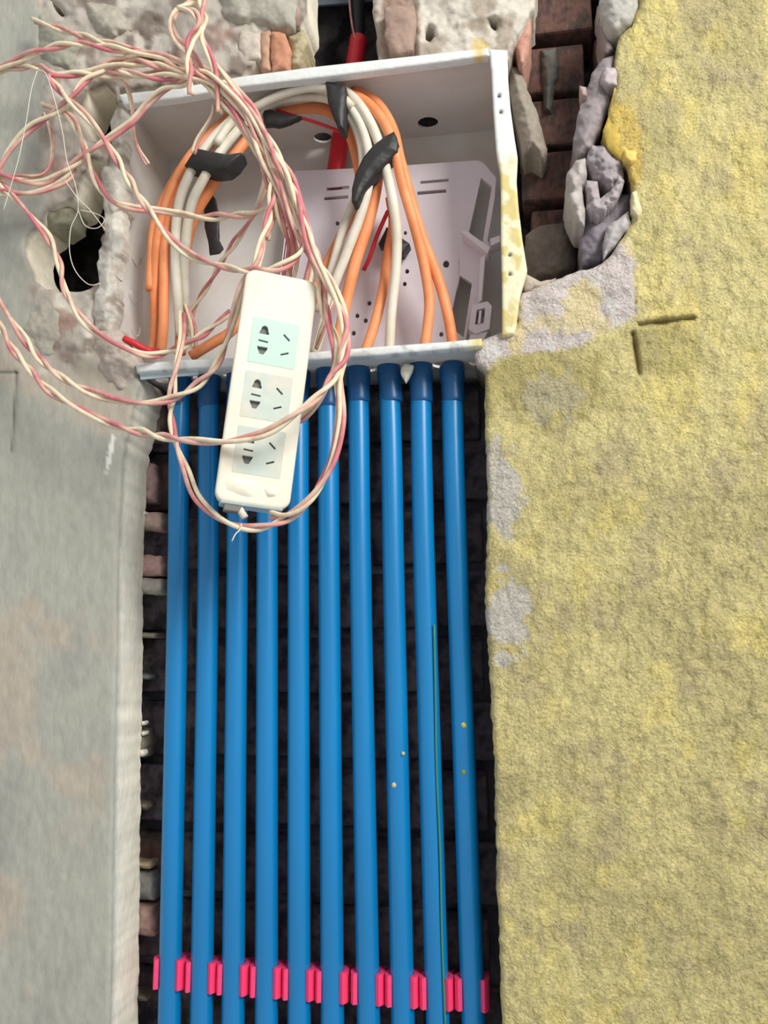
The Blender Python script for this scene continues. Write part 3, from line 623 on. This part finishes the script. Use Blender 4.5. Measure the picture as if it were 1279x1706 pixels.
cable('orange_cable', ORAN, [(430, 205, .045), (405, 240, .040), (375, 280, .035), (348, 318, .035), (326, 355, .038), (312, 400, .045), (306, 460, .05), (300, 590, .05)], 0.0059, 'orange cable inside the left bend, below the tape band', group=g1)
cable('orange_cable', ORAN, [(318, 594, .040), (340, 580, .040), (360, 568, .042), (385, 552, .05), (410, 520, .06)], 0.0054, 'short orange cable lying across the bottom left of the box', group=g1)
cable('orange_cable', ORAN, [(446, 205, .05), (470, 188, .05), (505, 180, .048), (545, 184, .045), (575, 205, .045)], 0.0056, 'reddish orange cable under the top of the white arch', group=g1)
cable('white_cable', WHIT, [(300, 560, .045), (296, 500, .030), (292, 420, .020), (298, 340, .016), (320, 282, .018), (350, 236, .022), (390, 196, .026), (430, 160, .026), (475, 140, .022), (520, 134, .018), (560, 144, .014), (595, 170, .012), (622, 215, .012), (640, 270, .014), (654, 335, .018), (661, 392, .024), (659, 455, .032), (652, 520, .038), (648, 590, .042)], 0.0050, 'white cable on the outside of the arch ending at the third conduit from the right', group=g2)
cable('white_cable', WHIT, [(306, 560, .055), (308, 500, .040), (308, 420, .022), (318, 345, .016), (338, 300, .017), (364, 258, .020), (398, 215, .024), (440, 172, .024), (490, 150, .020), (540, 150, .016), (575, 170, .014), (602, 210, .014), (615, 262, .015), (613, 310, .018), (598, 366, .024), (574, 430, .030), (556, 478, .034), (524, 590, .042)], 0.0050, 'white cable in the middle of the arch, passing right of the power strip top', group=g2)
cable('white_cable', WHIT, [(420, 200, .030), (455, 172, .026), (500, 162, .022), (548, 166, .020), (578, 190, .018), (598, 228, .020), (604, 275, .022), (594, 325, .026), (572, 380, .034), (552, 450, .042), (530, 520, .05)], 0.0045, 'white cable on the inside of the arch', group=g2)
cable('white_cable', WHIT, [(360, 240, .014), (385, 205, .018), (430, 176, .014), (474, 156, .010), (520, 146, .008), (558, 152, .008), (586, 178, .008)], 0.0043, 'short front white cable on top of the arch left of the tape', group=g2)
cable('red_wire', REDW, [(462, 184, .035), (490, 193, .034), (520, 202, .034), (548, 212, .036), (572, 222, .04)], .0017, 'thin red wire crossing inside the arch above the red pipe', 'wire')
cable('red_wire', REDW, [(646, 352, .05), (636, 374, .05), (626, 398, .05), (616, 428, .052), (606, 450, .06)], .0022, 'red wire between the orange and white cables near the taped end', 'wire')
cable('red_wire', REDW, [(206, 564, .000), (222, 571, .003), (238, 580, .008), (252, 585, .012), (262, 585, .02)], .0033, 'stub of thick red wire on the box bottom left corner', 'wire')

# black tape
def tape(poly, y, label, dm=.007, th=.012, st=2.0, seed=0, tilt=(0, 0)):
    o = chunk('black_tape', poly, y, dm * .6, .0005, TAPE, None, seed, st, th * .6, 16, .3, tilt=tilt); tag(o, label, 'tape'); return o
tape([(326, 247), (350, 252), (378, 257), (404, 254), (392, 272), (378, 284), (350, 285), (326, 280), (307, 276), (316, 262)], .006, 'black tape band round the cables left of the arch', .009, .03, seed=301)
tape([(656, 219), (663, 236), (662, 252), (650, 262), (624, 288), (606, 312), (594, 336), (586, 338), (586, 315), (592, 290), (604, 264), (622, 242), (640, 228)], .001, 'slanted black tape band round the cables on the right', .008, .03, seed=302)
tape([(542, 134), (560, 140), (575, 140), (577, 160), (574, 190), (572, 214), (562, 212), (555, 195), (546, 170)], -.001, 'black tape band hanging over the top of the arch', .006, .03, seed=303)
tape([(436, 178), (460, 186), (500, 193), (482, 203), (462, 208), (440, 206)], .024, 'black tape scrap under the arch beside the twisted wires', .004, .012, seed=304)
tape([(351, 320), (359, 332), (364, 362), (363, 400), (371, 414), (366, 421), (349, 424), (347, 405), (341, 380), (339, 345), (344, 328)], .062, 'loose tail of black tape dangling inside the box', .002, .004, seed=305)
tape([(644, 378), (682, 406), (671, 424), (650, 418), (630, 407)], .064, 'black taped end behind the white cable on the mounting plate', .006, .02, seed=306)

# ------------------------------------------------------------------ twisted wires
def twist(pts, label, r=.00205, pitch=.085, ph=0.0, group='twisted cream and pink wires', loose=1.0):
    c = catmull([A(*p) for p in pts], .003); t, n, b = frames(c)
    s = np.concatenate([[0], np.cumsum(np.linalg.norm(np.diff(c, axis=0), axis=1))])
    a = 2 * np.pi * s / pitch + ph + 1.1 * np.sin(s * 37 + ph); off = r * loose * (1.0 + .25 * np.sin(s * 61 + ph * 2))
    e = empty('twisted_wire', c[np.argmin(c[:, 2])]); tag(e, label, 'wire', group)
    for k, (nm, m) in enumerate((('cream_strand', CREAM), ('pink_strand', ROSE))):
        w = c + (np.cos(a + k * np.pi)[:, None] * n + np.sin(a + k * np.pi)[:, None] * b) * off[:, None]
        V, Fc = tube(w, r, 8); mk(nm, V, Fc, m, e)
    return e
K = (320, 112, -.060)
twist([(-40, 440, -.03), (0, 505, -.035), (28, 546, -.04), (63, 595, -.045), (105, 630, -.05), (150, 653, -.052), (197, 667, -.055), (246, 671, -.055), (292, 662, -.055), (330, 640, -.052), (360, 608, -.050), (380, 560, -.052), (392, 516, -.055), (406, 470, -.060), (425, 440, -.07), (436, 400, -.066), (450, 350, -.06), (455, 290, -.055)], 'twisted wire loop sagging in front of the grey wall, upper of the two lowest', ph=.5)
twist([(-40, 500, -.035), (0, 545, -.04), (20, 580, -.045), (48, 614, -.05), (79, 648, -.055), (123, 676, -.06), (186, 707, -.066), (246, 722, -.075), (300, 732, -.085), (367, 736, -.094), (410, 730, -.096), (449, 718, -.098), (492, 690, -.098), (534, 656, -.092), (556, 626, -.086), (572, 600, -.080), (578, 560, -.074), (573, 520, -.07), (553, 476, -.068), (530, 432, -.066), (513, 396, -.064), (494, 340, -.06), (474, 290, -.058), (448, 240, -.056), (420, 198, -.056), (385, 160, -.058), (350, 132, -.06), K], 'twisted wire loop sagging lowest at left and crossing over the power strip', ph=2.2)
twist([(500, 380, -.052), (516, 420, -.056), (534, 470, -.06), (540, 522, -.064), (554, 560, -.068), (562, 612, -.07), (563, 660, -.07), (565, 705, -.07), (555, 760, -.07), (536, 802, -.07), (510, 840, -.07), (473, 866, -.072), (431, 879, -.074), (394, 876, -.074), (361, 860, -.07), (327, 827, -.06), (309, 781, -.052), (294, 741, -.048), (285, 693, -.044), (288, 644, -.04), (296, 600, -.034), (303, 560, -.022), (303, 520, -.010)], 'twisted wire loop hanging down around the lower end of the power strip', ph=1.2, pitch=.11)#
twist([(-30, 285, -.03), (0, 305, -.034), (24, 330, -.036), (48, 356, -.036), (80, 395, -.034), (98, 437, -.032), (109, 486, -.030), (137, 532, -.028), (169, 560, -.026), (211, 581, -.022), (250, 592, -.014), (292, 582, .000), (330, 562, .012), (360, 540, .025), (384, 520, .035)], 'twisted wire curving past the dark hole in the grey wall into the box corner', ph=.2)
twist([K, (280, 118, -.05), (220, 126, -.045), (150, 122, -.05), (98, 126, -.054), (84, 130, -.056), (107, 158, -.06), (148, 199, -.062), (175, 234, -.062), (203, 279, -.06), (227, 320, -.058), (254, 358, -.055), (286, 400, -.05), (321, 427, -.05), (369, 443, -.058), (411, 451, -.07), (459, 447, -.075), (490, 432, -.07), (506, 408, -.066), (504, 380, -.06)], 'twisted wire drooping diagonally from the upper left to above the power strip', ph=.9)
twist([(70, 174, -.04), (93, 181, -.042), (117, 196, -.044), (137, 234, -.044), (148, 272, -.042), (165, 310, -.04), (188, 335, -.036), (220, 346, -.03), (257, 350, -.022), (300, 356, -.016), (340, 362, -.016), (380, 359, -.022), (419, 356, -.03), (443, 344, -.036), (453, 325, -.042), (456, 285, -.05)], 'twisted wire crossing the left cables level with the box middle', ph=2.6, pitch=.10)
twist([(-40, 135, -.04), (0, 113, -.045), (30, 100, -.05), (69, 84, -.055), (120, 73, -.058), (170, 78, -.058), (220, 86, -.058), (262, 92, -.06), (296, 102, -.062), K, (350, 128, -.06), (390, 165, -.058), (425, 215, -.056)], 'twisted wire arching high across the top left into the knot', ph=1.6)
twist([(56, 34, -.02), (96, 47, -.03), (155, 65, -.042), (220, 84, -.05), (262, 96, -.055), (300, 112, -.06), (345, 138, -.058), (376, 176, -.055)], 'twisted wire end pointing to the upper left corner', ph=3.4, pitch=.12)
twist([(-40, 128, -.036), (0, 118, -.04), (55, 110, -.045), (90, 122, -.048), (138, 122, -.05), (180, 112, -.052), (225, 104, -.054), (275, 112, -.06), (318, 124, -.062), (360, 150, -.056), (404, 205, -.05)], 'twisted wire running nearly level from the left edge into the knot', ph=4.4)
twist([(318, 128, -.064), (306, 138, -.062), (272, 150, -.058), (243, 176, -.052), (220, 202, -.048), (186, 227, -.044), (158, 246, -.042), (127, 270, -.04), (100, 289, -.038), (69, 304, -.036), (24, 300, -.036), (-20, 282, -.034)], 'twisted wire sweeping down left from the knot to the left edge', ph=.3, pitch=.12)
twist([(300, 108, -.054), (240, 98, -.05), (193, 101, -.05), (165, 119, -.052), (138, 138, -.054), (120, 162, -.054), (93, 186, -.05), (52, 212, -.046), (21, 243, -.042), (2, 275, -.038), (-6, 300, -.036)], 'twisted wire bending back from the knot towards the left edge', ph=2.0)
twist([(128, 262, -.034), (114, 296, -.034), (72, 317, -.034), (34, 322, -.034), (-20, 318, -.034)], 'short twisted wire low on the left under the other left loops', ph=1.0)
twist([(72, 190, -.024), (84, 216, -.024), (88, 250, -.024), (80, 282, -.026), (60, 295, -.028), (10, 294, -.03)], 'faint twisted wire making a small bend beside the left edge', r=.0014, ph=1.0)
twist([(196, 120, -.030), (212, 146, -.030), (220, 180, -.026), (222, 214, -.024), (230, 246, -.022), (246, 274, -.018)], 'thin wire end dangling below the upper left loops', r=.0013, ph=1.0)
# the hanging bundle from the knot to the power strip
twist([(328, 118, -.068), (372, 142, -.07), (410, 178, -.07), (438, 222, -.068), (462, 268, -.068), (487, 312, -.068), (506, 372, -.07), (520, 420, -.072), (546, 474, -.074), (566, 515, -.076), (574, 548, -.076), (570, 600, -.077), (567, 640, -.078), (569, 700, -.08), (556, 764, -.08), (532, 812, -.08), (505, 842, -.08), (476, 858, -.074), (450, 858, -.066)], 'outermost right strand pair of the bundle between knot and power strip', ph=.4, pitch=.11)
twist([(320, 122, -.056), (352, 150, -.06), (388, 188, -.062), (420, 232, -.062), (448, 282, -.062), (470, 330, -.06), (482, 376, -.056), (492, 418, -.045), (488, 450, -.034), (478, 500, -.03)], 'strand pair in the middle of the bundle ending above the power strip', ph=2.8, pitch=.12)
twist([(334, 110, -.05), (384, 150, -.052), (424, 196, -.052), (446, 250, -.05), (458, 300, -.05), (448, 350, -.05), (438, 400, -.052), (428, 452, -.056)], 'strand pair leaving the bundle down to the strip\'s left shoulder', ph=5.0, pitch=.10)
twist([(340, 130, -.044), (372, 168, -.046), (405, 215, -.046), (440, 270, -.046), (464, 300, -.048), (458, 345, -.048), (445, 398, -.05)], 'strand pair at the back of the bundle', ph=.1, pitch=.11)
twist([(452, 250, -.036), (440, 312, -.030), (425, 352, -.014), (408, 380, .004), (388, 408, .02), (368, 438, .03), (350, 470, .04), (332, 498, .05), (318, 525, .055), (322, 560, .055)], 'pink twisted wire slanting down inside the box behind the strip', ph=.7, r=.0018)
twist([(304, 496, .040), (314, 520, .040), (322, 545, .042), (324, 580, .045)], 'short pink wire end beside the white cable at the bottom left', r=.0018, ph=2.0)
twist([(548, 470, -.050), (556, 498, -.050), (540, 540, -.044), (526, 582, -.036)], 'short cream wire right of the strip, slanting down left', r=.0014, ph=2.0)
twist([(210, 96, -.050), (250, 104, -.054), (290, 116, -.058), (330, 130, -.058), (372, 160, -.060), (402, 205, -.058), (432, 262, -.056), (452, 316, -.054), (470, 372, -.052), (482, 412, -.042), (478, 450, -.034), (468, 500, -.03)], 'strand pair from the left passing through the knot to the mounting plate front', ph=3.1, pitch=.12)
twist([(200, 118, -.058), (250, 128, -.062), (300, 128, -.066), (350, 136, -.066), (396, 176, -.066), (430, 228, -.064), (458, 286, -.062), (480, 340, -.062), (500, 394, -.064), (524, 440, -.066), (536, 500, -.062), (556, 560, -.056), (556, 610, -.05), (535, 660, -.044), (505, 695, -.034), (475, 705, -.03)], 'strand pair inside the right edge of the bundle passing the strip', ph=5.1, pitch=.12)
twist([(350, 96, -.062), (380, 132, -.064), (418, 180, -.064), (444, 226, -.060), (466, 262, -.056), (486, 300, -.056), (508, 360, -.056), (520, 410, -.05), (516, 450, -.036), (505, 500, -.03)], 'strand pair on top of the bundle just below the knot', ph=1.9, pitch=.12)
twist([(356, 176, -.050), (352, 196, -.05), (330, 232, -.044), (322, 256, -.04)], 'short loose wire end below the knot', r=.0014, ph=1.9, pitch=.12)
# knot and hanging loop
twist([(356, -420, -.04), (348, -160, -.045), (344, -70, -.05), (336, -10, -.055), (318, 4, -.06), (296, 16, -.064), (286, 38, -.066), (292, 62, -.064), (312, 84, -.062), (330, 104, -.06), (346, 128, -.058)], 'wire loop above the knot, left side', ph=1.4)
twist([(350, -420, -.05), (338, -160, -.055), (332, -70, -.06), (336, 0, -.066), (340, 30, -.072), (336, 60, -.074), (345, 84, -.074), (356, 112, -.07), (362, 150, -.066), (366, 188, -.06)], 'wire running straight down through the knot from above', ph=.4)
twist([(298, 14, -.074), (322, 20, -.08), (332, 44, -.082), (318, 66, -.082), (314, 96, -.082), (316, 126, -.08), (318, 158, -.074)], 'short wire wrapped upright over the knot', ph=2.3, pitch=.06)
# thin threads
def thread(pts, label):
    c = catmull([A(*p) for p in pts], .003); V, Fc = tube(c, .00042, 5); o = mk('thread', V, Fc, THREAD, None); tag(o, label, 'thread', 'white threads')
thread([(62, 118, -.066), (52, 150, -.064), (44, 200, -.06), (32, 260, -.056), (18, 310, -.05), (6, 350, -.046)], 'thin white thread hanging straight at the far left')
thread([(60, 116, -.066), (76, 122, -.066), (92, 170, -.062), (104, 220, -.058), (112, 270, -.052), (126, 310, -.046), (130, 350, -.04), (118, 380, -.036), (116, 420, -.034), (126, 452, -.03), (148, 474, -.026), (168, 472, -.02)], 'thin white thread looping down across the dark hole')
thread([(108, 300, -.05), (128, 328, -.046), (150, 350, -.042), (176, 384, -.036)], 'thin white thread crossing diagonally above the dark hole')
thread([(130, 350, -.04), (142, 376, -.036), (162, 380, -.032), (174, 366, -.028), (160, 356, -.03), (134, 350, -.034)], 'tiny curl of white thread beside the dark hole')

# ------------------------------------------------------------------ power strip (local frame: x width, z length, -y face)
pc = A(443, 653, -.060)
ps = bpy.data.objects.new('power_strip', None); COL.objects.link(ps); ps.empty_display_size = .02
xaxis_t, zaxis_t = A(443 + 27, 653 - 200, -.060), A(443 - 27, 653 + 200, -.060)
zl = nrm(xaxis_t - zaxis_t); yaw = math.radians(24)
fx = nrm(np.array([math.cos(yaw), math.sin(yaw), 0])); fx = nrm(fx - zl * fx.dot(zl)); fy = np.cross(zl, fx)
LEN = .200; WID = .0585; TH = .030
ps.matrix_world = Matrix([[fx[i], fy[i], zl[i], pc[i]] for i in range(3)] + [[0, 0, 0, 1]])
tag(ps, 'dusty white three-gang power strip hanging from the twisted wires', 'power strip')
def lmk(name, V, Fc, m, par=ps, smooth=False):
    me = bpy.data.meshes.new(name); me.from_pydata(np.asarray(V).tolist(), [], [list(map(int, q)) for q in Fc]); me.materials.append(m)
    if smooth: me.polygons.foreach_set('use_smooth', [True] * len(me.polygons))
    o = bpy.data.objects.new(name, me); COL.objects.link(o); o.parent = par; return o
def rrect(w, h, r, n=5, cx=0, cy=0):
    out = []
    for sx, sy, a0 in ((1, 1, 0), (-1, 1, 90), (-1, -1, 180), (1, -1, 270)):
        for k in range(n + 1):
            a = math.radians(a0 + 90 * k / n); out.append((cx + sx * (w / 2 - r) + r * math.cos(a), cy + sy * (h / 2 - r) + r * math.sin(a)))
    return out
ZS = [.0395, -.0085, -.0565]         # socket centres along the strip
SQ = .0400
# front shell with three openings, lower tray
V, Fc = plate2d(rrect(WID, LEN, .007), [rrect(SQ + .0006, SQ + .0006, .001, 2, 0, z) for z in ZS], .012, .0022)
lmk('cover', np.stack([V[:, 0], -.009 - V[:, 2], V[:, 1]], 1), Fc, STRIP)
V, Fc = plate2d(rrect(WID - .0012, LEN - .0012, .0065), [], .018, .001)
lmk('tray', np.stack([V[:, 0], .006 - V[:, 2], V[:, 1]], 1), Fc, STRIP)
def dome(cx, cz):
    return [(cx - .0042, cz - .0032), (cx + .0042, cz - .0032), (cx + .0042, cz - .001)] + [(cx + .0034 * math.cos(a), cz + .0004 + .0046 * math.sin(a)) for a in np.radians([0, 30, 60, 90, 120, 150, 180])] + [(cx - .0042, cz - .001)]
def vee(cx, cz): return [(cx - .0048, cz + .003), (cx + .0048, cz + .003), (cx + .0044, cz + .0008), (cx + .0018, cz - .0042), (cx - .0018, cz - .0042), (cx - .0044, cz + .0008)]
def srect(cx, cz, L, w, ang):
    a = math.radians(ang); u = (math.cos(a) * L / 2, math.sin(a) * L / 2); v = (-math.sin(a) * w / 2, math.cos(a) * w / 2)
    return [(cx + s * u[0] + t * v[0], cz + s * u[1] + t * v[1]) for s, t in ((-1, -1), (1, -1), (1, 1), (-1, 1))]
for k, z in enumerate(ZS):
    L_ = -.0092; R_ = .0094
    hs = [dome(L_, .0092), srect(L_, .0, .0086, .0020, -4), vee(L_, -.0078), srect(R_ + .0008, .0068, .0078, .0022, -40), srect(R_ + .0008, -.0078, .0076, .0020, 22)]
    V, Fc = plate2d(rrect(SQ, SQ, .001, 2), hs, .003, .0003)
    s = lmk('socket_panel', np.stack([V[:, 0], -.0138 - V[:, 2], V[:, 1] + z], 1), Fc, MINT if k == 0 else MINTG)
    if k == 0: s['label'] = 'clean mint green socket panel at the top'
    V, Fc = box(-SQ / 2 + .001, SQ / 2 - .001, -.0118, -.0102, z - SQ / 2 + .001, z + SQ / 2 - .001, 0); lmk('contact_plate', V, Fc, HOLE, s)
# end cap, cord outlet, dust
V, Fc = box(-WID / 2 + .003, WID / 2 - .003, -.0140, .0135, -LEN / 2 - .0035, -LEN / 2 + .002, .0015); lmk('end_cap', V, Fc, CAPM)
V, Fc = box(-.0225, -.008, -.0125, .004, -LEN / 2 - .009, -LEN / 2 - .002, .001); lmk('cord_outlet', V, Fc, HOLE)
V, Fc = tube(np.array([[-.010, -.008, -LEN / 2 - .002], [-.008, -.010, -LEN / 2 - .008], [-.004, -.012, -LEN / 2 - .013]]), .003, 10); lmk('cord', V, Fc, WHIT, smooth=True)
def ldust(poly, seed):
    n = len(poly); rnd = random.Random(seed); cx = sum(p[0] for p in poly) / n; cz = sum(p[1] for p in poly) / n
    V = [(cx, -.0178, cz)] + [(cx + (x - cx) * .6, -.0172 - rnd.uniform(0, .0006), cz + (z - cz) * .6) for x, z in poly] + [(x, -.0150, z) for x, z in poly]
    Fc = [(0, 1 + (i + 1) % n, 1 + i) for i in range(n)] + [(1 + i, 1 + (i + 1) % n, 1 + n + (i + 1) % n, 1 + n + i) for i in range(n)]
    lmk('plaster_smear', V, Fc, DUST, smooth=True)
ldust([(-.022, -.079), (-.012, -.082), (-.004, -.080), (.003, -.084), (.000, -.089), (.004, -.094), (-.004, -.096), (-.012, -.095), (-.022, -.092), (-.025, -.086)], 2)
ldust([(.008, -.088), (.014, -.086), (.020, -.088), (.018, -.092), (.012, -.093)], 3)
# frayed wire ends near the strip
for i, (pts, lb) in enumerate([([(440, 884, -.076), (428, 888, -.078), (418, 900, -.08), (388, 903, -.08)], ''), ]): pass
V, Fc = tube(catmull([A(402, 872, -.078), A(400, 882, -.078), A(392, 890, -.08), A(386, 902, -.08)], .003), .0006, 5)
fr = mk('frayed_strand', V, Fc, THREAD, None); tag(fr, 'frayed white strand sticking out below the power strip', 'thread', 'white threads')
